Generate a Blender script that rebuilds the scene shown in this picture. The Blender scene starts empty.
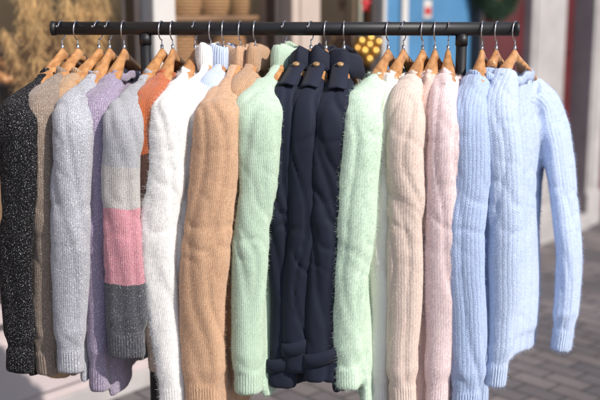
import bpy, math, random, bmesh
import numpy as np
from mathutils import Vector, noise, kdtree, Matrix
random.seed(7); np.random.seed(7)
scene=bpy.context.scene
R=math.radians
# ---------------------------------------------------------------- camera
CAM=Vector((0,-2.5,1.545)); TH=math.atan(190/1000)
cd=bpy.data.cameras.new("camera"); cam=bpy.data.objects.new("camera",cd); scene.collection.objects.link(cam)
cam.location=CAM; cam.rotation_euler=(math.pi/2-TH,0,0)
cd.lens=60; cd.sensor_width=36; cd.clip_end=500; cd.clip_start=0.05
cd.dof.use_dof=True; cd.dof.focus_distance=2.34; cd.dof.aperture_fstop=2.3
scene.camera=cam
FW=Vector((0,math.cos(TH),-math.sin(TH))); UP=Vector((0,math.sin(TH),math.cos(TH)))
def P(px,py,Y=0.0):
    d=FW+Vector(((px-300)/1000,0,0))+UP*((200-py)/1000)
    return CAM+d*((Y-CAM.y)/d.y)
# ---------------------------------------------------------------- light
w=bpy.data.worlds.new("World"); scene.world=w; w.use_nodes=True
nt=w.node_tree; sky=nt.nodes.new('ShaderNodeTexSky'); sky.sky_type='NISHITA'; sky.sun_disc=False
az=math.atan2(0.80,-0.60); el=R(41)
sky.sun_elevation=el; sky.sun_rotation=az
bg=nt.nodes['Background']; bg.inputs[1].default_value=0.15
nt.links.new(sky.outputs[0],bg.inputs[0])
sd=bpy.data.lights.new("sun",'SUN'); sd.energy=4.8; sd.angle=R(0.8); sd.color=(1,0.945,0.87)
sun=bpy.data.objects.new("sun",sd); scene.collection.objects.link(sun)
tos=Vector((math.sin(az)*math.cos(el),math.cos(az)*math.cos(el),math.sin(el)))
sun.rotation_euler=tos.to_track_quat('Z','Y').to_euler(); sun.location=(4,-4,6)
scene.view_settings.view_transform='Standard'; scene.view_settings.look='None'; scene.view_settings.exposure=0

# ---------------------------------------------------------------- helpers
def lin(c):
    return tuple(((v/255)/12.92 if v/255<=0.04045 else ((v/255+0.055)/1.055)**2.4) for v in c)+(1,)
def new_obj(name,verts,faces,mat=None,parent=None,smooth=True):
    me=bpy.data.meshes.new(name); me.from_pydata([tuple(v) for v in verts],[],faces); me.update()
    if smooth: me.polygons.foreach_set('use_smooth',[True]*len(me.polygons))
    o=bpy.data.objects.new(name,me); scene.collection.objects.link(o)
    if mat: me.materials.append(mat)
    if parent: o.parent=parent
    return o
def empty(name):
    o=bpy.data.objects.new(name,None); scene.collection.objects.link(o); return o
def loft(rings,closed=True,caps=True,base=0):
    V=[];F=[];n=len(rings[0])
    for r in rings: V+=list(r)
    for i in range(len(rings)-1):
        for j in range(n if closed else n-1):
            k=(j+1)%n
            F.append((base+i*n+j,base+i*n+k,base+(i+1)*n+k,base+(i+1)*n+j))
    if caps:
        F.append(tuple(base+j for j in range(n))[::-1])
        F.append(tuple(base+(len(rings)-1)*n+j for j in range(n)))
    return V,F
def tube(pts,rad,n=10,caps=True):
    pts=[Vector(p) for p in pts]; rings=[]
    T0=(pts[1]-pts[0]).normalized()
    a=Vector((1,0,0)) if abs(T0.x)<0.8 else Vector((0,1,0))
    S=(a-T0*a.dot(T0)).normalized()
    for i,p in enumerate(pts):
        T=(pts[min(i+1,len(pts)-1)]-pts[max(i-1,0)]).normalized()
        S=(S-T*S.dot(T)).normalized(); N=T.cross(S)
        r=rad[i] if isinstance(rad,(list,tuple)) else rad
        rings.append([p+S*math.cos(2*math.pi*k/n)*r+N*math.sin(2*math.pi*k/n)*r for k in range(n)])
    return loft(rings,caps=caps)
def merge(parts):
    V=[];F=[]
    for v,f in parts:
        b=len(V); V+=list(v); F+=[tuple(i+b for i in q) for q in f]
    return V,F
def catmull(pts,m):
    pts=[Vector(p) for p in pts]; P0=[pts[0]*2-pts[1]]+pts+[pts[-1]*2-pts[-2]]; out=[]
    for i in range(1,len(P0)-2):
        a,b,c,d=P0[i-1:i+3]
        for k in range(m):
            t=k/m
            out.append(0.5*((2*b)+(c-a)*t+(2*a-5*b+4*c-d)*t*t+(3*b-a-3*c+d)*t**3))
    out.append(pts[-1]); return out
class M:
    def __init__(s,name,rough=0.8,col=(.5,.5,.5,1)):
        s.m=bpy.data.materials.new(name); s.m.use_nodes=True; s.t=s.m.node_tree
        s.b=s.t.nodes['Principled BSDF']; s.b.inputs['Roughness'].default_value=rough; s.b.inputs['Base Color'].default_value=col
    def n(s,ty,**k):
        x=s.t.nodes.new(ty)
        for a,v in k.items(): setattr(x,a,v)
        return x
    def l(s,a,b): s.t.links.new(a,b)
    def math(s,op,a,b=None,c=None):
        x=s.n('ShaderNodeMath',operation=op)
        for i,v in enumerate((a,b,c)):
            if v is None: continue
            if isinstance(v,(int,float)): x.inputs[i].default_value=v
            else: s.l(v,x.inputs[i])
        return x.outputs[0]
    def noise(s,scale,detail=3,vec=None,rough=0.5):
        x=s.n('ShaderNodeTexNoise'); x.inputs['Scale'].default_value=scale; x.inputs['Detail'].default_value=detail; x.inputs['Roughness'].default_value=rough
        if vec is None:
            vec=s.n('ShaderNodeTexCoord').outputs['Object']
        s.l(vec,x.inputs['Vector']); return x.outputs[0]
    def ramp(s,fac,stops,interp='LINEAR'):
        x=s.n('ShaderNodeValToRGB'); cr=x.color_ramp; cr.interpolation=interp
        while len(cr.elements)<len(stops): cr.elements.new(0.5)
        for e,(p,c) in zip(cr.elements,stops): e.position=p; e.color=c
        s.l(fac,x.inputs[0]); return x.outputs[0]
    def mix(s,fac,a,b,bt='MIX'):
        x=s.n('ShaderNodeMix',data_type='RGBA',blend_type=bt)
        for i,v in ((0,fac),(6,a),(7,b)):
            if isinstance(v,(int,float)): x.inputs[i].default_value=v
            elif isinstance(v,tuple): x.inputs[i].default_value=v
            else: s.l(v,x.inputs[i])
        return x.outputs[2]
    def bump(s,h,strength=0.5,dist=0.002):
        x=s.n('ShaderNodeBump'); x.inputs['Strength'].default_value=strength; x.inputs['Distance'].default_value=dist
        s.l(h,x.inputs['Height']); s.l(x.outputs[0],s.b.inputs['Normal'])
def simple(name,col,rough=0.6,var=0.15,scale=8,metal=0,bump=0,bscale=60,bd=0.002):
    m=M(name,rough); c=lin(col)
    d=tuple(x*(1-var) for x in c[:3])+(1,); e=tuple(min(1,x*(1+var)) for x in c[:3])+(1,)
    m.l(m.ramp(m.noise(scale,5),[(0.3,d),(0.7,e)]),m.b.inputs['Base Color'])
    m.b.inputs['Metallic'].default_value=metal
    if bump: m.bump(m.noise(bscale,4),bump,bd)
    return m.m

# ---------------------------------------------------------------- fabric materials
def color_net(m,col,speck,blocks,heather):
    c=lin(col)
    if blocks:
        tc=m.n('ShaderNodeTexCoord'); sx=m.n('ShaderNodeSeparateXYZ'); m.l(tc.outputs['Object'],sx.inputs[0])
        zz=m.math('ADD',sx.outputs[2],m.math('MULTIPLY',m.math('SUBTRACT',m.noise(9,2),0.5),0.04))
        zz=m.math('ADD',zz,m.math('MULTIPLY',m.math('SUBTRACT',m.noise(250,1),0.5),0.006))
        f=m.math('MULTIPLY',zz,0.5)
        base=m.ramp(f,[(z*0.5,lin(k)) for z,k in blocks],'CONSTANT')
    else: base=c
    n=m.ramp(m.noise(420,2),[(0.3,(1-heather,)*3+(1,)),(0.7,(1+heather,)*3+(1,))])
    base=m.mix(1.0,base,n,'MULTIPLY')
    n2=m.ramp(m.noise(7,3),[(0.3,(0.92,)*3+(1,)),(0.7,(1.0,)*3+(1,))])
    base=m.mix(1.0,base,n2,'MULTIPLY')
    if speck:
        for (sccol,thr,scale) in speck:
            f=m.ramp(m.noise(scale,2.0,rough=0.8),[(thr,(0,0,0,1)),(min(1,thr+0.05),(1,1,1,1))])
            base=m.mix(f,base,lin(sccol))
    m.l(base,m.b.inputs['Base Color'])
def knit(name,col,w=0.005,h=0.0045,dist=0.0014,heather=0.10,speck=None,blocks=None,glit=False,soft=1.0,ribb=1.0,sheen=0.3):
    m=M(name,0.95); color_net(m,col,speck,blocks,heather)
    m.b.inputs['Sheen Weight'].default_value=sheen; m.b.inputs['Sheen Roughness'].default_value=0.5
    m.b.inputs['Specular IOR Level'].default_value=0.12
    A=m.n('ShaderNodeAttribute',attribute_name='arc').outputs['Fac']
    L=m.n('ShaderNodeAttribute',attribute_name='along').outputs['Fac']
    RB=m.n('ShaderNodeAttribute',attribute_name='rib').outputs['Fac']
    wob=m.math('MULTIPLY',m.math('SUBTRACT',m.noise(14,2),0.5),0.006)
    A2=m.math('ADD',A,wob)
    wale=m.math('ABSOLUTE',m.math('SINE',m.math('MULTIPLY',A2,math.pi/w)))
    tri=m.math('PINGPONG',A2,w/2)
    row=m.math('SINE',m.math('MULTIPLY',m.math('ADD',L,tri),2*math.pi/h))
    fade=m.math('MULTIPLY_ADD',m.noise(18,2),1.4,-0.25)
    hh=m.math('ADD',m.math('MULTIPLY',m.math('POWER',wale,0.6),ribb),m.math('MULTIPLY',m.math('MULTIPLY',row,fade),0.22))
    rb=m.math('MULTIPLY',m.math('SINE',m.math('MULTIPLY',A,2*math.pi/0.008)),m.math('MULTIPLY',RB,1.1))
    hh=m.math('ADD',hh,rb)
    hh=m.math('ADD',hh,m.math('MULTIPLY',m.noise(300,4,rough=.65),1.9))
    m.bump(hh,0.6*soft,dist)
    if glit:
        gn=m.noise(800,1)
        m.l(m.ramp(gn,[(0.61,(0.95,)*3+(1,)),(0.66,(0.25,)*3+(1,))]),m.b.inputs['Roughness'])
        m.l(m.ramp(gn,[(0.61,(0,)*3+(1,)),(0.66,(0.85,)*3+(1,))]),m.b.inputs['Metallic'])
    return m.m
def fuzzmat(name,col,speck=None,blocks=None):
    m=M(name,0.7); color_net(m,col,speck,blocks,0.15); m.b.inputs['Specular IOR Level'].default_value=0.2
    return m.m
woodm=M("hanger_wood",0.38)
mp=woodm.n('ShaderNodeMapping'); mp.inputs['Scale'].default_value=(60,8,60)
woodm.l(woodm.n('ShaderNodeTexCoord').outputs['Object'],mp.inputs[0])
woodm.l(woodm.ramp(woodm.noise(1.5,5,mp.outputs[0]),[(0.3,lin((156,104,60))),(0.7,lin((202,150,100)))]),woodm.b.inputs['Base Color'])
woodm=woodm.m
steel=simple("hook_steel",(190,190,195),0.28,0.05,metal=1)
blackm=simple("black_powder_coat",(22,22,25),0.5,0.2,30,bump=0.15,bscale=400,bd=0.0005)

# ---------------------------------------------------------------- rack
def barY(x): return -0.08*x
BZ=1.5; BR=0.0165
rack=empty("clothes_rail")
xl=P(50,28).x; xr=P(511,30).x
V,F=tube([(xl,barY(xl),BZ),(0,0,BZ),(xr,barY(xr),BZ)],BR,20); new_obj("rail_bar",V,F,blackm,rack)
for i,x in enumerate((xl,xr)):
    s=-1 if i==0 else 1
    V,F=tube([(x-0.004*s,barY(x),BZ),(x+0.004*s,barY(x),BZ),(x+0.008*s,barY(x),BZ),(x+0.010*s,barY(x),BZ)],[BR+.001,BR+.002,BR+.002,BR-.003],20); new_obj("end_cap_%d"%(i+1),V,F,blackm,rack)
for i,pp in enumerate((144,459)):
    x=P(pp,60).x
    V,F=tube([(x,barY(x),BZ-0.012),(x,barY(x),0.06)],0.0135,16); new_obj("post_%d"%(i+1),V,F,blackm,rack)
    V,F=tube([(x,barY(x),BZ-0.014),(x,barY(x),BZ-0.04)],0.0152,16); new_obj("collar_%d"%(i+1),V,F,blackm,rack)
    V,F=tube([(x,barY(x)-0.27,0.03),(x,barY(x)-0.25,0.06),(x,barY(x)+0.25,0.06),(x,barY(x)+0.27,0.03)],0.015,14); new_obj("foot_%d"%(i+1),V,F,blackm,rack)
xa,xb=P(144,60).x,P(459,60).x
V,F=tube([(xa,barY(xa),0.16),(xb,barY(xb),0.16)],0.012,14); new_obj("lower_bar",V,F,blackm,rack)

# ---------------------------------------------------------------- hanger
Z0=BZ-0.052; HW=0.205; DROP=0.097
def zh(u): return Z0-DROP*(min(abs(u),0.25)/HW)**1.1
def hanger(hx,U,flip,nearw,farwid,rs):
    e=empty("clothes_hanger"); Vd=Vector((-U.y,U.x,0)); O=Vector((hx,barY(hx),0))
    rings=[]
    tilt=rs.uniform(-0.006,0.006)
    for i in range(41):
        u=-nearw+(nearw+farwid)*i/40; t=min(1,abs(u)/HW); te=(-u/nearw if u<0 else u/farwid)
        hh=0.0125-0.003*t+0.004*math.exp(-(u/0.02)**2); vv=0.0085+0.011*smoothstep(0,0.5,t)
        if te>0.97: hh*=0.6; vv*=0.6
        c=O+U*u+Vector((0,0,zh(u)-hh*0.9-0.001+0.004*math.exp(-(u/0.02)**2)))-Vd*(0.012*t*t)+Vd*tilt*t
        rings.append([c+Vd*(vv*math.cos(a))+Vector((0,0,hh*math.sin(a)-0.004*math.cos(a)**2)) for a in [2*math.pi*k/16 for k in range(16)]])
    V,F=loft(rings); new_obj("wood_arms",V,F,woodm,e)
    r=BR+0.0065; s=-1 if flip else 1; cz=BZ-(r-BR-0.0016)
    pts=[O+Vector((0,0,Z0-0.01)),O+Vector((0,0,cz-r-0.010)),O+Vector((0,0,cz-r-0.003))]
    for k in range(0,17):
        a=k/16*R(238)
        pts.append(O+U*(-s*math.sin(a)*r)+Vector((0,0,cz-r*math.cos(a))))
    ld=(pts[-1]-pts[-2]).normalized()
    q=pts[-1]+ld*0.004; pts.append(q); pts.append(q+ld*0.003+U*(s*0.004)+Vector((0,0,0.001))); pts.append(pts[-1]+U*(s*0.004)+Vector((0,0,0.004)))
    V,F=tube(pts,0.0017,8); new_obj("steel_hook",V,F,steel,e)
    V,F=tube([O+Vector((0,0,Z0+0.012)),O+Vector((0,0,Z0-0.004))],0.004,10); new_obj("ferrule",V,F,steel,e)
    return e

# ---------------------------------------------------------------- garments
def smoothstep(a,b,x):
    t=max(0,min(1,(x-a)/(b-a))); return t*t*(3-2*t)
def sleeve_rings(path,hw,hd,cuff=0.06,side=Vector((1,0,0)),n=44,coat=False):
    rings=[];arcs=[];ribs=[]
    L=[0]
    for i in range(1,len(path)): L.append(L[-1]+(path[i]-path[i-1]).length)
    tot=L[-1]
    for i,p in enumerate(path):
        T=(path[min(i+1,len(path)-1)]-path[max(i-1,0)]).normalized()
        S=(side-T*side.dot(T)).normalized(); N=T.cross(S)
        t=L[i]/tot; a=hw(t); b=hd(t); d=tot-L[i]
        k=1.0
        if not coat:
            if d<cuff: k=0.86-0.02*math.sin(d/cuff*math.pi)
            elif d<cuff+0.05: k=0.86+0.17*smoothstep(cuff,cuff+0.05,d)
        if d<0.004: k*=0.93
        ring=[]
        for j in range(n):
            f=2*math.pi*j/n+math.pi
            cx,sx=math.cos(f),math.sin(f)
            cx=math.copysign(abs(cx)**0.92,cx); sx=math.copysign(abs(sx)**(0.75 if coat else 0.95),sx)
            ring.append(p+S*(a*k*cx)+N*(b*k*sx))
        per=[0]
        for j in range(1,n): per.append(per[-1]+(ring[j]-ring[j-1]).length/k)
        full=per[-1]+(ring[0]-ring[-1]).length/k
        rings.append(ring); arcs+=[min(q,full-q) for q in per]
        ribs+=[1.0 if (d<cuff and not coat) else 0.0]*n
    return rings,arcs,ribs
def remesh(V,F,vox,smooth_it=4):
    me=bpy.data.meshes.new("tmp"); me.from_pydata([tuple(v) for v in V],[],F); me.update()
    o=bpy.data.objects.new("tmp",me); scene.collection.objects.link(o)
    md=o.modifiers.new("r",'REMESH'); md.mode='VOXEL'; md.voxel_size=vox; md.adaptivity=0
    ms=o.modifiers.new("s",'SMOOTH'); ms.factor=0.5; ms.iterations=smooth_it
    dg=bpy.context.evaluated_depsgraph_get(); ev=o.evaluated_get(dg)
    out=bpy.data.meshes.new_from_object(ev)
    bpy.data.objects.remove(o); bpy.data.meshes.remove(me)
    return out
def add_fuzz(mesh,name,mat,parent,count,length,rad=0.00012,ymax=0.0):
    nv=len(mesh.vertices); co=np.empty(nv*3); mesh.vertices.foreach_get('co',co); co=co.reshape(-1,3)
    mesh.calc_loop_triangles(); nt_=len(mesh.loop_triangles); tr=np.empty(nt_*3,dtype=np.int32); mesh.loop_triangles.foreach_get('vertices',tr); tr=tr.reshape(-1,3)
    a,b,c=co[tr[:,0]],co[tr[:,1]],co[tr[:,2]]
    nn=np.cross(b-a,c-a); ar=np.linalg.norm(nn,axis=1)+1e-12; nn/=ar[:,None]
    wgt=ar*(np.clip((ymax+0.08-a[:,1])/0.16,0.03,1)); wgt/=wgt.sum()
    idx=np.random.choice(nt_,count,p=wgt)
    r1=np.sqrt(np.random.rand(count,1)); r2=np.random.rand(count,1)
    p=a[idx]*(1-r1)+b[idx]*r1*(1-r2)+c[idx]*r1*r2
    n=nn[idx]; rnd=np.random.normal(size=(count,3)); rnd/=np.linalg.norm(rnd,axis=1)[:,None]
    d=n*0.7+rnd*0.9+np.array([0,0,-0.15]); d/=np.linalg.norm(d,axis=1)[:,None]
    Ls=length*(0.35+1.0*np.random.rand(count,1)**2)
    rnd2=np.random.normal(size=(count,3)); g=np.array([0,0,-0.2])
    K=4; pts=np.empty((count,K,3)); cur=p-n*0.0008
    for k in range(K):
        pts[:,k]=cur; d2=d+ (rnd2*0.6+g)*k*0.5; d2/=np.linalg.norm(d2,axis=1)[:,None]; cur=cur+d2*Ls/(K-1)
    hc=bpy.data.hair_curves.new(name); hc.add_curves([K]*count)
    hc.attributes['position'].data.foreach_set('vector',pts.reshape(-1).astype(np.float32))
    ra=hc.attributes.get('radius') or hc.attributes.new('radius','FLOAT','POINT')
    rr=np.tile(np.array([1,0.9,0.65,0.3])*rad,count).astype(np.float32); ra.data.foreach_set('value',rr)
    hc.materials.append(mat)
    o=bpy.data.objects.new(name,hc); scene.collection.objects.link(o); o.parent=parent
    return o
def set_attr(me,name,vals):
    a=me.attributes.new(name,'FLOAT','POINT'); a.data.foreach_set('value',np.array(vals,dtype=np.float32))

def garment(name,hook,top,mid,bot,wt,wm,wb,yb,mat,fmat=None,Yn=-0.215,hem=None,collar='crew',fuzz=(34000,0.007),
            thick=0.030,seed=0,wr=1.0,coat=False,far=None,near_len=None,ytop=84,farw=0.235,ymid=240,flip=None,dep=0.034,harm=0.19,farwd=0.058,Ys=None,fharm=0.19):
    rs=random.Random(seed)
    hx=P(hook,28).x; O=Vector((hx,barY(hx),0))
    tip=P(top,100,Yn+0.02); Ud=Vector((O.x-tip.x,O.y-tip.y,0)); nl=Ud.length; U=Ud.normalized(); Vd=Vector((-U.y,U.x,0))
    nn_=nl-0.005 if near_len is None else near_len
    if Ys is not None: Yn=Ys
    if flip is None: flip=rs.random()<0.3
    hanger(hx,U,flip,min(harm,nn_-0.03),min(fharm,farw-0.03),rs)
    hem_y=hem if hem else yb-6+rs.uniform(-8,4)
    zb=P(300,hem_y,-0.1).z
    parts=[];ARC=[];RIB=[];PART=[]
    n=72; rows=60
    NW=0.072 if collar=='turtle' else 0.108
    def ztop(u):
        z=zh(u)+0.007
        e=smoothstep(NW+0.012,NW-0.01,abs(u))
        return z*(1-e)+(zh(NW)-(0.012 if collar=='turtle' else 0.034))*e
    rings=[]
    for i in range(rows+1):
        tt=i/rows
        ring=[]
        aN=nn_*(1+0.02*tt); aF=farw*(1+0.05*tt)
        for j in range(n):
            f=2*math.pi*j/n+math.pi; cx,sx=math.cos(f),math.sin(f)
            cx=math.copysign(abs(cx)**0.75,cx); sx=math.copysign(abs(sx)**0.9,sx)
            u=(aN if cx<0 else aF)*cx
            b=0.012+(thick-0.012)*smoothstep(0,0.25,tt)
            if not coat and tt>0.92: b*=0.86
            fold=0.013*math.sin(u*24+seed*1.7)*smoothstep(0.1,0.8,tt)
            z=ztop(u)*(1-tt)+zb*tt - 0.014*tt*math.sin(u*9+seed)
            ring.append(O+U*u+Vd*(b*sx+fold)+Vector((0,0,z)))
        rings.append(ring)
        per=[0]
        for j in range(1,n): per.append(per[-1]+math.hypot(ring[j].x-ring[j-1].x,ring[j].y-ring[j-1].y))
        full=per[-1]+0.01
        ARC+=[min(q,full-q) for q in per]; RIB+=[1.0 if (tt>0.92 and not coat) else 0.0]*n; PART+=[0]*n
    V,F=loft(rings,caps=False)
    for base in (0,rows*n):
        for j in range(n//2):
            a_,b_=(j)%n,(j+1)%n; c_,d_=(n-j-1)%n,(n-j)%n
            q=tuple(dict.fromkeys((base+a_,base+b_,base+c_,base+d_)))
            if len(q)>=3: F.append(q if base else q[::-1])
    parts.append((V,F))
    shoulderP=O+U*(-nn_*0.60); shoulderP.z=zh(nn_*0.60)-0.022
    s1=P(top,ytop+18,Yn+0.03); s1.z=min(s1.z,zh(nn_)-0.018)
    s2=P(top+(mid-top)*0.15,ytop+48,Yn)
    sw_=rs.uniform(-2.2,2.2)
    pts=[shoulderP,s1,s2,P(mid+(top-mid)*0.35+sw_*.6,ytop+48+(ymid-ytop-48)*0.5,Yn-0.004),P(mid-sw_*.7,ymid,Yn-.006),P(mid+(bot-mid)*0.6+sw_,ymid+(yb-ymid)*0.55,Yn+0.006),P(bot,yb,Yn+0.008)]
    path=catmull(pts,16)
    k0=2.5+Yn
    def hw(t):
        a,b,c=wt*k0/2000,wm*k0/2000,wb*k0/2000
        if t<0.16: return a*(0.72+0.28*smoothstep(0,0.16,t))
        if t<0.5: s=smoothstep(0.16,0.5,t); return a*(1-s)+b*s
        s=smoothstep(0.5,0.95,t); return b*(1-s)+c*s
    def hd(t): return (0.024+(dep-0.024)*smoothstep(0,0.2,t))*(1-0.15*t)
    r,a1,a3=sleeve_rings(path,hw,hd,coat=coat)
    parts.append(loft(r)); ARC+=a1; RIB+=a3; PART+=[1]*len(a1)
    if far is None:
        fp=O+U*(farw*0.8); fp.z=zh(0.2)-0.02
        e1=O+U*(farw+0.0); e1.z=zh(0.21)-0.05
        e2=O+U*(farw+0.02); e2.z=zh(0.21)-0.3
        e3=O+U*(farw+0.01); e3.z=zb+0.02
        fpath=catmull([fp,e1,e2,e3],16)
        fw=lambda t:0.045-0.008*t; fd=lambda t:0.034; sd_=Vector((1,0,0))
    else:
        fp=O+U*(farw*0.6); fp.z=zh(farw*0.6)-0.03
        fpath=catmull([fp]+[P(*q) for q in far],14)
        fw=lambda t:farwd*(0.75+0.25*smoothstep(0,0.2,t))-0.018*t; fd=lambda t:0.032; sd_=U.copy()
    r,a1,a3=sleeve_rings(fpath,fw,fd,side=sd_,coat=coat)
    parts.append(loft(r)); ARC+=a1; RIB+=a3; PART+=[2]*len(a1)
    V,F=merge(parts)
    me=remesh(V,F,0.006,5)
    kd=kdtree.KDTree(len(V))
    for i,v in enumerate(V): kd.insert(v,i)
    kd.balance()
    nv=len(me.vertices); A=np.zeros(nv);Rb=np.zeros(nv); disp=np.zeros((nv,3)); L_=np.zeros(nv)
    sv=Vector((seed*3.7,seed*1.3,seed*2.1))
    zel=P(300,rs.uniform(200,250),-.2).z
    for i,v in enumerate(me.vertices):
        co=v.co; res=kd.find_n(co,5); sw=0;sa=0;sr=0; i0=res[0][1]
        for c,ix,d in res:
            if PART[ix]!=PART[i0] or abs(ARC[ix]-ARC[i0])>0.03: continue
            q=1/(d*d+9e-6); sw+=q; sa+=q*ARC[ix]; sr+=q*RIB[ix]
        A[i]=sa/sw; Rb[i]=sr/sw; L_[i]=1.5-co.z
        p=co+sv
        warp=noise.noise(p*4)*0.06
        f1=noise.noise(Vector(((p.x+warp)*13,p.y*9,p.z*1.5)))
        n2=abs(noise.noise(Vector(((p.x+warp)*19+p.z*2.0,p.y*13,p.z*1.7))))
        n3=abs(noise.noise(Vector((p.x*10-p.z*8,p.y*9,p.z*13+p.x*11))))
        elb=math.exp(-((co.z-zel)/0.10)**2)+0.7*math.exp(-((co.z-1.27)/0.05)**2)+0.6*math.exp(-((co.z-zb-0.10)/0.05)**2)
        if coat:
            h=f1*0.005 - 0.0050*math.exp(-(n2/0.10)**2) - (0.0004+0.0035*elb)*math.exp(-(n3/0.10)**2)+0.001
        else:
            h=f1*0.008 - 0.0038*math.exp(-(n2/0.15)**2) - (0.0002+0.0026*elb)*math.exp(-(n3/0.15)**2)+0.001
        h*=wr*(1-0.7*Rb[i])*smoothstep(1.46,1.32,co.z)
        dv=v.normal*h
        disp[i]=(dv.x+0.011*noise.noise(Vector((seed*5.1,0.3,co.z*4.0)))*smoothstep(1.35,1.15,co.z),dv.y,dv.z)
    co=np.empty(nv*3); me.vertices.foreach_get('co',co); co=(co.reshape(-1,3)+disp)
    me.vertices.foreach_set('co',co.reshape(-1)); me.update()
    set_attr(me,'arc',A); set_attr(me,'along',L_); set_attr(me,'rib',Rb)
    me.polygons.foreach_set('use_smooth',[True]*len(me.polygons)); me.materials.clear(); me.materials.append(mat)
    root=bpy.data.objects.new(name,me); scene.collection.objects.link(root)
    if fuzz: add_fuzz(me,"yarn_fuzz",fmat,root,fuzz[0],fuzz[1],ymax=0.0 if far is None else 0.2)
    # ---- collar
    NA=NW+0.002; nb=max(thick*0.75,0.02)+0.006; N=64
    hgt={'crew':0.020,'turtle':0.066,'coat':0.05}[collar]; th=0.005 if collar!='turtle' else 0.009
    M2=14
    if collar=='coat':
        prof=[(0,0,),(-0.002,.02),(0.0,.045),(0.006,.052),(0.013,.046),(0.022,.015),(0.026,-0.008),(0.022,-0.008),(0.016,0.014),(0.008,0.03),(0.006,.0)]
    else:
        prof=[]
        for k in range(M2):
            a=2*math.pi*k/M2; prof.append((th*math.cos(a),hgt/2+hgt/2*math.copysign(abs(math.sin(a))**0.7,math.sin(a))))
    nw = {'crew':NA,'coat':NA*0.70,'turtle':NA*0.95}[collar]
    V=[];F=[];arc=[];al=[]
    for j in range(N):
        f=2*math.pi*j/N; cx,sx=math.cos(f),math.sin(f)
        for (o_,z_) in prof:
            fl=1- (0.10*z_/0.06 if collar=='turtle' else 0)
            u=(nw*fl+o_)*cx; v=(nb*fl+o_)*sx
            dip=0.02*abs(sx)
            if collar=='crew': base=ztop(NW+0.02)-0.010-dip*0.9
            elif collar=='coat': base=zh(nw)-0.008-dip
            else: base=zh(nw)-0.020-dip*0.4
            wv=0.005*math.sin(2*f+seed)+0.003*math.sin(5*f+seed*2)
            c=O+U*u+Vd*(v+wv)+Vector((0,0,base+z_+wv*0.9))
            V.append(c); arc.append(f*0.07); al.append(z_)
    m_=len(prof)
    for j in range(N):
        for k in range(m_):
            F.append((j*m_+k,((j+1)%N)*m_+k,((j+1)%N)*m_+(k+1)%m_,j*m_+(k+1)%m_))
    co_=new_obj("collar",V,F,mat,root)
    set_attr(co_.data,'arc',arc); set_attr(co_.data,'along',al); set_attr(co_.data,'rib',[1.0]*len(V))
    if fuzz: add_fuzz(co_.data,"collar_fuzz",fmat,root,int(fuzz[0]*0.07),fuzz[1]*.8,ymax=1)
    return root,O,U,Vd,path,nn_,hw,hd

def pair(nm,col,**k):
    fk={a:k[a] for a in ('speck','blocks') if a in k}
    return knit(nm+"_knit",col,**k),fuzzmat(nm+"_fuzz",col,**fk)
black=pair("black_speckled",(22,21,24),speck=[((235,235,238),0.635,500),((110,106,104),0.64,400)],glit=True,heather=.3,sheen=0.02)
taupe=pair("taupe_lurex",(142,124,110),speck=[((240,230,220),0.61,500),((78,66,58),0.60,420)],glit=True,heather=.3)
tan=pair("tan",(182,148,116),heather=.25)
silver=pair("silver_lurex",(172,172,180),speck=[((252,252,255),0.58,500),((92,92,100),0.60,420)],glit=True,heather=.3)
lilac=pair("lilac_lurex",(156,141,164),speck=[((245,238,250),0.60,500),((86,72,96),0.60,420)],glit=True,heather=.3)
zc=lambda y:P(126,y,-0.23).z
block=pair("colour_block",(150,150,150),blocks=[(0.0,(74,74,80)),(zc(281),(198,136,146)),(zc(207),(180,175,172)),(zc(166),(168,168,173))],speck=[((228,228,232),0.63,500),((120,118,122),0.63,430)],heather=.25)
rust=pair("rust_block",(186,96,52),blocks=[(0.0,(196,168,148)),(zc(196),(98,68,60)),(zc(152),(186,100,60))],heather=.2)
white=pair("white",(240,237,234),heather=.04,soft=.5)
pblue=pair("pale_blue",(198,211,238),heather=.06)
camel=pair("camel",(200,161,130),heather=.14,w=.0045,soft=.8)
tan2=pair("light_brown",(188,150,118),heather=.14,w=.0045)
mint=pair("mint",(190,211,189),heather=.08,w=.005,soft=.8)
mint2=pair("mint_mohair",(202,222,201),heather=.06,w=.006,soft=.5)
cream=pair("cream",(240,233,225),heather=.05,soft=.7)
oat=pair("oatmeal",(219,198,186),heather=.12,w=.007,soft=.8)
blush=pair("blush",(226,196,184),heather=.08,w=.007,soft=.8)
pink=pair("powder_pink",(237,214,213),heather=.05,w=.006,soft=.5)
blue=pair("baby_blue",(178,195,228),heather=.06,w=.010,dist=.003,h=.006,soft=.85)
blue2=pair("baby_blue_rib",(196,210,237),heather=.06,w=.0115,dist=.0032,h=.006,soft=.85)
nm=M("navy_gabardine",0.75)
nm.l(nm.ramp(nm.noise(5,3),[(0.3,lin((25,28,42))),(0.7,lin((33,37,54)))]),nm.b.inputs['Base Color'])
nm.b.inputs['Sheen Weight'].default_value=0.06; nm.bump(nm.noise(900,2),0.35,0.0006); nm.b.inputs['Specular IOR Level'].default_value=0.2
navy=nm.m
G=garment
S="knit_sweater"; MO="mohair_sweater"; TN="turtleneck_sweater"
G(S,57,18,18,19,44,41,37,372,*black,seed=1,Yn=-.225,fuzz=(18000,.005),hem=368)
G(S,73,42,44,50,41,40,34,374,*taupe,seed=2,Yn=-.195,fuzz=(22000,.006))
G(S,95,60,56,56,38,38,34,376,*tan,seed=3,Yn=-.16)
G(S,106,73,69,69,41,41,35,372,*silver,seed=4,Yn=-.23,fuzz=(26000,.006))
G(S,121,100,98,101,43,38,26,390,*lilac,seed=5,Yn=-.20,fuzz=(26000,.006))
G(S,160,125,123,126,44,42,48,357,*block,seed=6,Yn=-.24,fuzz=(26000,.006))
G(S,171,151,156,162,42,38,30,370,*rust,seed=7,Yn=-.205)
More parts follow.
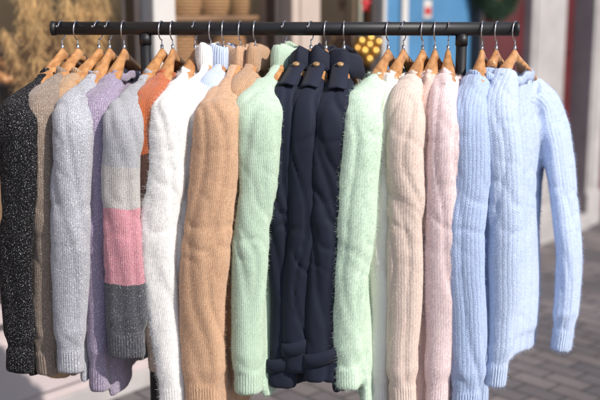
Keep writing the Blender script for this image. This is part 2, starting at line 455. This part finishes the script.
G(MO,194,173,160,172,42,42,36,410,*white,seed=8,Yn=-.225,fuzz=(75000,.011),ytop=72)
G(TN,210,196,182,186,42,44,40,412,*white,seed=9,Yn=-.195,collar='turtle',fuzz=(50000,.009),ytop=70)
G(TN,223,212,196,190,38,40,36,404,*pblue,seed=10,Yn=-.165,collar='turtle',ytop=70)
G(TN,240,219,209,202,47,53,46,408,*camel,seed=11,Yn=-.24,collar='turtle',fuzz=(70000,.008),ytop=72)
G(TN,255,242,240,236,38,38,36,380,*tan2,seed=12,Yn=-.17,collar='turtle',ytop=70)
G(TN,285,259,251,250,51,40,33,393,*mint,seed=13,Yn=-.225,collar='turtle',fuzz=(55000,.007),ytop=72)
coats=[]
for a in ((311,286,283,282,35,34,32,386,14,-.20),(326,309,303,302,36,33,31,370,15,-.214),(344,337,329,321,43,41,35,381,16,-.228)):
    coats.append((a,G("trench_coat",a[0],a[1],a[2],a[3],a[4],a[5],a[6],a[7],navy,None,Yn=a[9],seed=a[8],coat=True,collar='coat',fuzz=None,wr=1.0,ytop=80,dep=.026)))
G(MO,388,363,355,348,42,43,32,388,*mint2,seed=17,Yn=-.235,fuzz=(85000,.0095))
G(S,403,385,383,380,36,32,28,405,*cream,seed=18,Yn=-.185,fuzz=(36000,.008))
G(S,422,405,402,403,39,40,36,410,*oat,seed=19,Yn=-.22,fuzz=(55000,.008))
G(S,434,426,424,419,36,36,34,408,*blush,seed=20,Yn=-.185,fuzz=(36000,.008))
G(MO,447,446,442,436,40,37,30,406,*pink,seed=21,Yn=-.215,fuzz=(75000,.010))
G(S,480,472,468,466,43,41,38,412,*blue,seed=22,Yn=-.225,fuzz=(50000,.007))
G(S,494,487,482,474,34,34,34,408,*blue,seed=24,Yn=-.14)
G(MO,512,500,507,494,39,37,29,386,*blue2,seed=23,Yn=-.15,Ys=-.215,near_len=.12,fuzz=(90000,.009),hem=372,farw=0.27,thick=.036,harm=.09,farwd=.070,fharm=.14,
  far=[(548,112,0.12),(560,165,0.09),(568,235,0.07),(567,295,0.06),(560,350,0.05)])

# trench details
btn=simple("horn_button",(150,120,84),0.25,0.3,60)
for a,(root,O,U,Vd,path,nn_,hw,hd) in coats:
    rings=[]
    for i in range(13):
        u=-(0.10+ (nn_-0.10+0.005)*i/12); z=zh(u)+0.017
        hwid=0.021 if i>0 else 0.014
        c=O+U*u; c.z=z
        rings.append([c+Vd*(hwid*sx)+Vector((0,0,zz-abs(sx)*0.004)) for sx,zz in ((-1,0),(-1,.003),(0,.004),(1,.003),(1,0),(0,0))])
    V,F=loft(rings); new_obj("epaulette",V,F,navy,root)
    c=O+U*(-0.115); c.z=zh(0.115)+0.021
    V,F=tube([c,c+Vector((0,-0.002,0.003)),c+Vector((0,-0.003,0.005))],[0.008,0.0085,0.006],16); new_obj("epaulette_button",V,F,btn,root)
    L=[0]
    for i in range(1,len(path)): L.append(L[-1]+(path[i]-path[i-1]).length)
    tot=L[-1]
    def at(d):
        for i in range(1,len(path)):
            if L[i]>=d:
                f=(d-L[i-1])/(L[i]-L[i-1]); return path[i-1].lerp(path[i],f)
        return path[-1]
    dxn=0.011*noise.noise(Vector((a[8]*5.1,0.3,at(tot-.068).z*4.0)))
    rings=[]
    for dd,ex in ((0.085,0.0),(0.085,.005),(0.068,.0062),(0.052,.005),(0.052,0.0)):
        c=at(tot-dd)+Vector((dxn,0,0)); t=(tot-dd)/tot
        rings.append([c+Vector((math.cos(f)*(hw(t)+ex),math.copysign(abs(math.sin(f))**.75,math.sin(f))*(hd(t)+ex),0.008*math.sin(f+1)+0.006*math.cos(f))) for f in [2*math.pi*k/40 for k in range(40)]])
    V,F=loft(rings,caps=False); new_obj("cuff_strap",V,F,navy,root)

# ---------------------------------------------------------------- ground
gm=M("paving_bricks",0.8)
tc=gm.n('ShaderNodeTexCoord'); mp=gm.n('ShaderNodeMapping'); mp.inputs['Rotation'].default_value=(0,0,R(49)); gm.l(tc.outputs['Object'],mp.inputs[0])
br=gm.n('ShaderNodeTexBrick'); gm.l(mp.outputs[0],br.inputs['Vector'])
br.inputs['Scale'].default_value=1; br.inputs['Brick Width'].default_value=0.2; br.inputs['Row Height'].default_value=0.1; br.inputs['Mortar Size'].default_value=0.006; br.inputs['Mortar Smooth'].default_value=0.3
br.inputs['Color1'].default_value=lin((122,112,110)); br.inputs['Color2'].default_value=lin((92,87,90)); br.inputs['Mortar'].default_value=lin((52,50,50))
n1=gm.ramp(gm.noise(1.8,6),[(0.3,(0.65,)*3+(1,)),(0.7,(1.15,)*3+(1,))]); n2=gm.ramp(gm.noise(90,3),[(0.3,(0.8,)*3+(1,)),(0.7,(1.15,)*3+(1,))])
cc=gm.mix(1.0,gm.mix(1.0,br.outputs[0],n1,'MULTIPLY'),n2,'MULTIPLY'); gm.l(cc,gm.b.inputs['Base Color'])
hh=gm.math('SUBTRACT',gm.math('MULTIPLY',gm.noise(60,4),0.3),br.outputs['Fac']); gm.bump(hh,0.8,0.005)
new_obj("pavement",[(-60,-60,0),(60,-60,0),(60,60,0),(-60,60,0)],[(0,1,2,3)],gm.m)

# ---------------------------------------------------------------- shopfront
A0=Vector((-1.05,1.0,0)); B0=Vector((2.19,4.8,0)); D=(B0-A0).normalized(); NRM=Vector((D.y,-D.x,0))
def S_(px):
    k=(px-300)/1000*0.99
    return (k*(A0.y+2.5)-A0.x)/(D.x-k*D.y)
def W(s,o,z): 
    p=A0+D*s+NRM*o; return Vector((p.x,p.y,z))
def fbox(name,s0,s1,o0,o1,z0,z1,mat,parent,bev=0.004):
    V=[W(s,o,z) for s in (s0,s1) for o in (o0,o1) for z in (z0,z1)]
    F=[(0,1,3,2),(4,6,7,5),(0,4,5,1),(2,3,7,6),(0,2,6,4),(1,5,7,3)]
    o=new_obj(name,V,F,mat,parent,smooth=False)
    bm=bmesh.new(); bm.from_mesh(o.data); bmesh.ops.recalc_face_normals(bm,faces=bm.faces); bm.to_mesh(o.data); bm.free()
    if bev:
        b=o.modifiers.new("b",'BEVEL'); b.width=bev; b.segments=2
    return o
stucco=simple("painted_pilaster",(180,162,150),0.7,0.08,4,bump=0.3,bscale=50)
pinkp=simple("stall_riser_paint",(186,172,172),0.6,0.08,3,bump=0.2,bscale=30)
greyp=simple("grey_stone",(166,160,158),0.75,0.12,6,bump=0.4,bscale=60)
maroon=simple("maroon_paint",(86,30,34),0.45,0.2,5,bump=0.15,bscale=60)
framem=simple("dark_window_frame",(70,62,60),0.5,0.15,6)
woodw=simple("brown_wood",(132,98,72),0.5,0.3,5)
inwall=simple("shop_inner_wall",(150,124,104),0.8,0.25,3)
bluep=simple("blue_door_paint",(72,122,162),0.45,0.15,3)
whitep=simple("white_paint",(196,190,186),0.5,0.04,5)
gl=M("window_glass",0.03); gt=gl.t; tr_=gl.n('ShaderNodeBsdfTransparent'); gs=gl.n('ShaderNodeBsdfGlossy'); gs.inputs['Roughness'].default_value=0.02
mx=gl.n('ShaderNodeMixShader'); mx.inputs[0].default_value=0.07
gl.l(tr_.outputs[0],mx.inputs[1]); gl.l(gs.outputs[0],mx.inputs[2]); gl.l(mx.outputs[0],gt.nodes['Material Output'].inputs[0])
glass=gl.m
shop=empty("shop_front")
def window(pxa,pxb,name):
    a,b=S_(pxa),S_(pxb); f=0.035
    fbox(name+"_frame_l",a,a+f,-0.08,-0.02,0.5,2.3,framem,shop); fbox(name+"_frame_r",b-f,b,-0.08,-0.02,0.5,2.3,framem,shop)
    fbox(name+"_frame_b",a+f,b-f,-0.08,-0.018,0.5,0.56,framem,shop); fbox(name+"_frame_t",a+f,b-f,-0.08,-0.018,2.24,2.3,framem,shop)
    g=[W(a+f,-0.05,.56),W(b-f,-0.05,.56),W(b-f,-0.05,2.24),W(a+f,-0.05,2.24)]
    new_obj(name+"_glass",g,[(0,1,2,3)],glass,shop,smooth=False)
    fbox(name+"_riser",a,b,-0.12,-0.004,0,0.44,pinkp,shop); fbox(name+"_sill",a,b,-0.12,0.045,0.443,0.497,pinkp,shop)
    fbox(name+"_riser_panel",a+0.12,b-0.12,-0.003,0.012,0.12,0.36,pinkp,shop,0.006)
    fbox(name+"_plinth",a,b,-0.003,0.02,0,0.08,greyp,shop)
window(-420,146,"window_a"); window(169,284,"window_b"); window(313,379,"window_c")
def pil(name,pxa,pxb,mat,o1=0.05):
    fbox(name,S_(pxa),S_(pxb),-0.15,o1,0,2.9,mat,shop,0.008)
    fbox(name+"_base",S_(pxa)-0.01,S_(pxb)+0.01,o1+0.001,o1+0.02,0,0.25,mat,shop,0.008)
    if S_(pxb)-S_(pxa)>0.2: fbox(name+"_fillet",S_(pxa)+0.05,S_(pxb)-0.05,o1+0.001,o1+0.008,0.3,2.8,mat,shop,0.003)
pil("pilaster_a",146.5,168.5,whitep); pil("pilaster_b",284.5,312.5,stucco)
s0,s1=S_(380),S_(480)
fbox("blue_door_leaf",s0+0.03,s1-0.03,-0.10,-0.05,0.02,2.25,bluep,shop)
for k,(u,v) in enumerate(((0.08,0.46),(0.54,0.92))):
    a=s0+(s1-s0)*u; b=s0+(s1-s0)*v
    fbox("blue_door_panel_%d"%k,a,b,-0.049,-0.035,0.15,0.9,bluep,shop,0.01)
    fbox("blue_door_top_panel_%d"%k,a,b,-0.049,-0.038,1.02,2.1,bluep,shop,0.01)
fbox("door_jamb_l",s0,s0+0.028,-0.12,0.02,0,2.3,whitep,shop); fbox("door_jamb_r",s1-0.028,s1,-0.12,0.02,0,2.3,framem,shop)
fbox("door_bar",S_(405),S_(411),-0.037,-0.02,0.92,2.2,whitep,shop)
fbox("maroon_frame_a",s1+0.002,S_(523)-0.002,-0.12,0.0,0,2.3,maroon,shop)
pil("pilaster_c",523,557,greyp,0.06)
fbox("maroon_door_frame",S_(557)+0.012,S_(565),-0.12,-0.01,0,2.3,maroon,shop)
fbox("maroon_door",S_(565)+0.002,S_(587)-0.012,-0.16,-0.10,0.12,2.25,maroon,shop)
for k in range(2):
    fbox("maroon_door_panel_%d"%k,S_(567)+0.02,S_(585)-0.03,-0.099,-0.08,0.3+k*0.95,1.1+k*0.95,maroon,shop,0.012)
fbox("door_step",S_(557)+0.012,S_(587)-0.012,-0.3,0.10,0,0.11,greyp,shop,0.01)
pil("pilaster_d",587,600,greyp,0.05)
fbox("maroon_door_b",S_(600)+0.012,S_(690)-0.012,-0.16,-0.08,0.0,2.3,maroon,shop)
pil("pilaster_e",690,720,greyp,0.05)
fbox("wall_far",S_(720)+0.012,S_(720)+9,-0.3,0.0,0,6,greyp,shop)
fbox("wall_near",S_(-420)-6,S_(-420)-0.002,-0.3,0.0,0,6,stucco,shop)
fbox("fascia",S_(-420),S_(720),-0.2,0.10,2.902,3.4,maroon,shop,0.01)
for i,(a,b) in enumerate(((-420,146),(169,284),(313,379),(380,480),(480.5,522),(558,586),(601,689))):
    fbox("lintel_%d"%i,S_(a)+0.002,S_(b)-0.002,-0.12,-0.01,2.303,2.9,stucco,shop,0.004)
fbox("upper_wall",S_(-420),S_(720),-0.3,0.0,3.402,6,stucco,shop)
ia,ib=S_(-420),S_(379)
fbox("interior_back_wall",ia,ib,-1.9,-1.8,0,2.9,inwall,shop,0); fbox("interior_floor",ia,ib,-1.798,-0.13,0,0.03,woodw,shop,0)
fbox("interior_ceiling",ia,ib,-1.798,-0.13,2.7,2.8,inwall,shop,0); fbox("interior_side_a",ib-0.05,ib,-1.798,-0.13,0.032,2.698,inwall,shop,0)
fbox("interior_side_b",ia,ia+0.05,-1.798,-0.13,0.032,2.698,inwall,shop,0)
for z in (0.95,1.24,1.50): fbox("shelf_%d"%int(z*100),S_(172),S_(281),-0.42,-0.12,z,z+0.02,woodw,shop)
wick=M("wicker",0.7); tw=wick.n('ShaderNodeTexWave'); tw.inputs['Scale'].default_value=40; tw.inputs['Distortion'].default_value=3
wick.l(wick.n('ShaderNodeTexCoord').outputs['Object'],tw.inputs[0]); wick.l(wick.ramp(tw.outputs[1],[(0.2,lin((112,74,42))),(0.8,lin((186,142,94)))]),wick.b.inputs['Base Color']); wick=wick.m
def basket(px,z,r,h,o=-0.24):
    c=W(S_(px),o,z); parts=[]
    n=max(4,int(h/0.014))
    for k in range(n):
        rr=r*(0.78+0.22*math.sin(k/n*math.pi*0.8+0.3)); zz=0.008+k*0.014
        parts.append(tube([c+Vector((rr*math.cos(a),rr*math.sin(a),zz+0.002*math.sin(a*12+k*3.14))) for a in [2*math.pi*i/30 for i in range(31)]],0.008,6))
    parts.append(tube([c,c+Vector((0,0,0.01))],r*0.8,20))
    V,F=merge(parts); return new_obj("wicker_basket",V,F,wick)
for px,z,r,h in ((188,1.262,0.08,0.15),(214,1.262,0.09,0.17),(240,1.262,0.08,0.13),(264,1.262,0.09,0.17),(278,1.522,0.06,0.12),(192,1.522,.08,.12),(220,1.522,.09,.14),(250,1.522,.08,.12)): basket(px,z,r,h)
straw=simple("dried_grass",(204,166,112),0.8,0.3,20); vasem=simple("ceramic_vase",(220,214,204),0.35,0.05)
def pampas(px,o,zbase,n,hgt,spread):
    c=W(S_(px),o,zbase); root=empty("pampas_grass_vase")
    prof=[(0.05,0),(0.075,0.06),(0.085,0.14),(0.06,0.24),(0.035,0.3),(0.04,0.33),(0.033,0.33),(0.028,0.3)]
    V,F=loft([[c+Vector((r*math.cos(a),r*math.sin(a),z)) for a in [2*math.pi*k/24 for k in range(24)]] for r,z in prof]); new_obj("vase",V,F,vasem,root)
    PT=[]
    rs=np.random.RandomState(int(px)+500)
    for k in range(n):
        a=rs.rand()*6.28; lean=rs.rand()*spread; H=hgt*(0.75+0.3*rs.rand())
        stem=[np.array(c)+np.array([math.cos(a)*lean*t*t,math.sin(a)*lean*t*t,0.3+H*t]) for t in np.linspace(0,1,7)]
        PT.append((stem,0.0016))
        for q in range(420):
            t=0.45+0.55*rs.rand(); i=min(5,int(t*6)); f=t*6-i
            p=stem[i]*(1-f)+stem[i+1]*f; dr=rs.normal(size=3)*0.5+np.array([0,0,0.5]); L=0.07*(1.15-t)+0.02
            ps=[p+dr*L*s+np.array([0,0,-0.05*s*s]) for s in (0,0.33,0.66,1)]
            PT.append((ps,0.0009))
    hc=bpy.data.hair_curves.new("plumes"); hc.add_curves([len(a) for a,_ in PT])
    hc.attributes['position'].data.foreach_set('vector',np.concatenate([np.array(a) for a,_ in PT]).reshape(-1).astype(np.float32))
    ra=hc.attributes.get('radius') or hc.attributes.new('radius','FLOAT','POINT'); ra.data.foreach_set('value',np.concatenate([np.full(len(a),r) for a,r in PT]).astype(np.float32))
    hc.materials.append(straw); o_=bpy.data.objects.new("plumes",hc); scene.collection.objects.link(o_); o_.parent=root
fbox("display_plinth",S_(-120),S_(140),-0.5,-0.13,0.032,0.62,whitep,shop)
pampas(112,-0.26,0.622,12,0.78,0.2); pampas(86,-0.34,0.622,9,0.72,0.16); pampas(133,-0.24,0.622,9,0.84,0.10)
for k in range(10):
    px=-10+k*8; col=[(130,102,78),(146,122,92),(110,84,62),(160,138,110),(86,66,56),(138,108,78),(120,98,82),(140,118,96),(100,80,70),(150,120,90)][k]
    c=W(S_(px),-0.50-0.02*(k%2),0); rings=[]
    c=c+D*0.22
    for i in range(14):
        t=i/13; z=1.25-0.60*t; a=0.17*min(1,0.35+t*4); b=0.014+0.014*min(1,t*3)
        rings.append([c+NRM*(a*math.cos(f))+D*(b*math.sin(f)+0.006*math.sin(8*f+k+t*3))+Vector((0,0,z-0.09*abs(math.cos(f))*max(0,1-t*2))) for f in [2*math.pi*q/32 for q in range(32)]])
    V,F=loft(rings); root=new_obj("hanging_garment",V,F,simple("garment_%d"%k,col,0.9,0.2,60,bump=0.5,bscale=200))
    pts=[c+NRM*u+Vector((0,0,1.35-0.10*abs(u)/0.2)) for u in np.linspace(-0.16,0.16,13)]
    V,F=tube(pts,0.015,8); new_obj("hanger_arms",V,F,woodm,root)
    V,F=tube([c+Vector((0,0,1.35)),c+Vector((0,0,1.42))],0.002,6); new_obj("hanger_hook",V,F,steel,root)
r_=empty("shop_clothes_rail"); e0=W(S_(-14),-0.51,0)+D*0.22; e1=W(S_(66),-0.51,0)+D*0.22
V,F=tube([e0+Vector((0,0,1.425)),e1+Vector((0,0,1.425))],0.012,12); new_obj("rail",V,F,steel,r_)
for i,q in enumerate((e0,e1)):
    V,F=tube([q+Vector((0,0,1.425)),q+Vector((0,0,0.62))],0.012,12); new_obj("rail_post_%d"%i,V,F,steel,r_)
gold=simple("gold_bauble",(206,160,84),0.3,0.1,metal=1); redm=simple("red_ornament",(180,28,34),0.4,0.15)
e=empty("gold_bauble_cluster")
def sphere(c,r,n=20):
    return loft([[c+Vector((r*math.sin(t)*math.cos(a),r*math.sin(t)*math.sin(a),r*math.cos(t))) for a in [2*math.pi*k/n for k in range(n)]] for t in [max(0.02,min(math.pi-0.02,math.pi*i/12)) for i in range(13)]])
def FP(px,py,o):
    s=S_(px); p=W(s,o,0); return P(px,py,p.y)
parts=[]
for dx,dy,r in ((-8,-4,.030),(1,-7,.032),(9,-3,.030),(-5,6,.032),(6,6,.031),(0,0,.03),(-12,3,.024),(0,14,.028)):
    parts.append(sphere(FP(368+dx,46+dy,0.06),r))
V,F=merge(parts); new_obj("baubles",V,F,gold,e)
c=FP(368,40,0.06); V,F=tube([c,Vector((c.x,c.y,1.9)),Vector((c.x,c.y,2.2))],0.003,6); new_obj("string",V,F,gold,e)
e=empty("red_star_ornament"); c=FP(366,4,0.07)
ring=[c+D*(0.05*(1 if k%2==0 else 0.45)*math.sin(k*math.pi/5))+Vector((0,0,0.05*(1 if k%2==0 else 0.45)*math.cos(k*math.pi/5))) for k in range(10)]
V=ring+[c+NRM*0.014,c-NRM*0.014]; F=[(k,(k+1)%10,10) for k in range(10)]+[((k+1)%10,k,11) for k in range(10)]
new_obj("star",V,F,redm,e,smooth=False); V,F=tube([c+Vector((0,0,0.05)),c+Vector((0,0,0.6))],0.0025,6); new_obj("string",V,F,redm,e)
fir=simple("fir_needles",(44,70,48),0.7,0.4,40)
PT=[];rs=np.random.RandomState(3)
gp=[FP(478,-14,0.08),FP(487,4,0.1),FP(497,10,0.1),FP(508,5,0.09),FP(515,-20,0.08)]
gp=[np.array(q) for q in catmull(gp,10)]
for k in range(5200):
    i=rs.randint(len(gp)-1); p=gp[i]+(gp[i+1]-gp[i])*rs.rand(); d=rs.normal(size=3); d/=np.linalg.norm(d); p=p+d*0.045*rs.rand()
    d2=d+rs.normal(size=3)*0.5; PT.append([p,p+d2*0.012,p+d2*0.026])
hc=bpy.data.hair_curves.new("fir_garland"); hc.add_curves([3]*len(PT))
hc.attributes['position'].data.foreach_set('vector',np.array(PT).reshape(-1).astype(np.float32))
ra=hc.attributes.get('radius') or hc.attributes.new('radius','FLOAT','POINT'); ra.data.foreach_set('value',np.full(len(PT)*3,0.0012,dtype=np.float32))
hc.materials.append(fir); o_=bpy.data.objects.new("fir_garland",hc); scene.collection.objects.link(o_)
e=empty("door_notice"); a=S_(428)
fbox("paper",a,a+0.08,-0.037,-0.034,1.50,1.6,whitep,e,0); fbox("print",a+0.012,a+0.068,-0.033,-0.031,1.52,1.56,redm,e,0)
print("objs",len(bpy.data.objects))
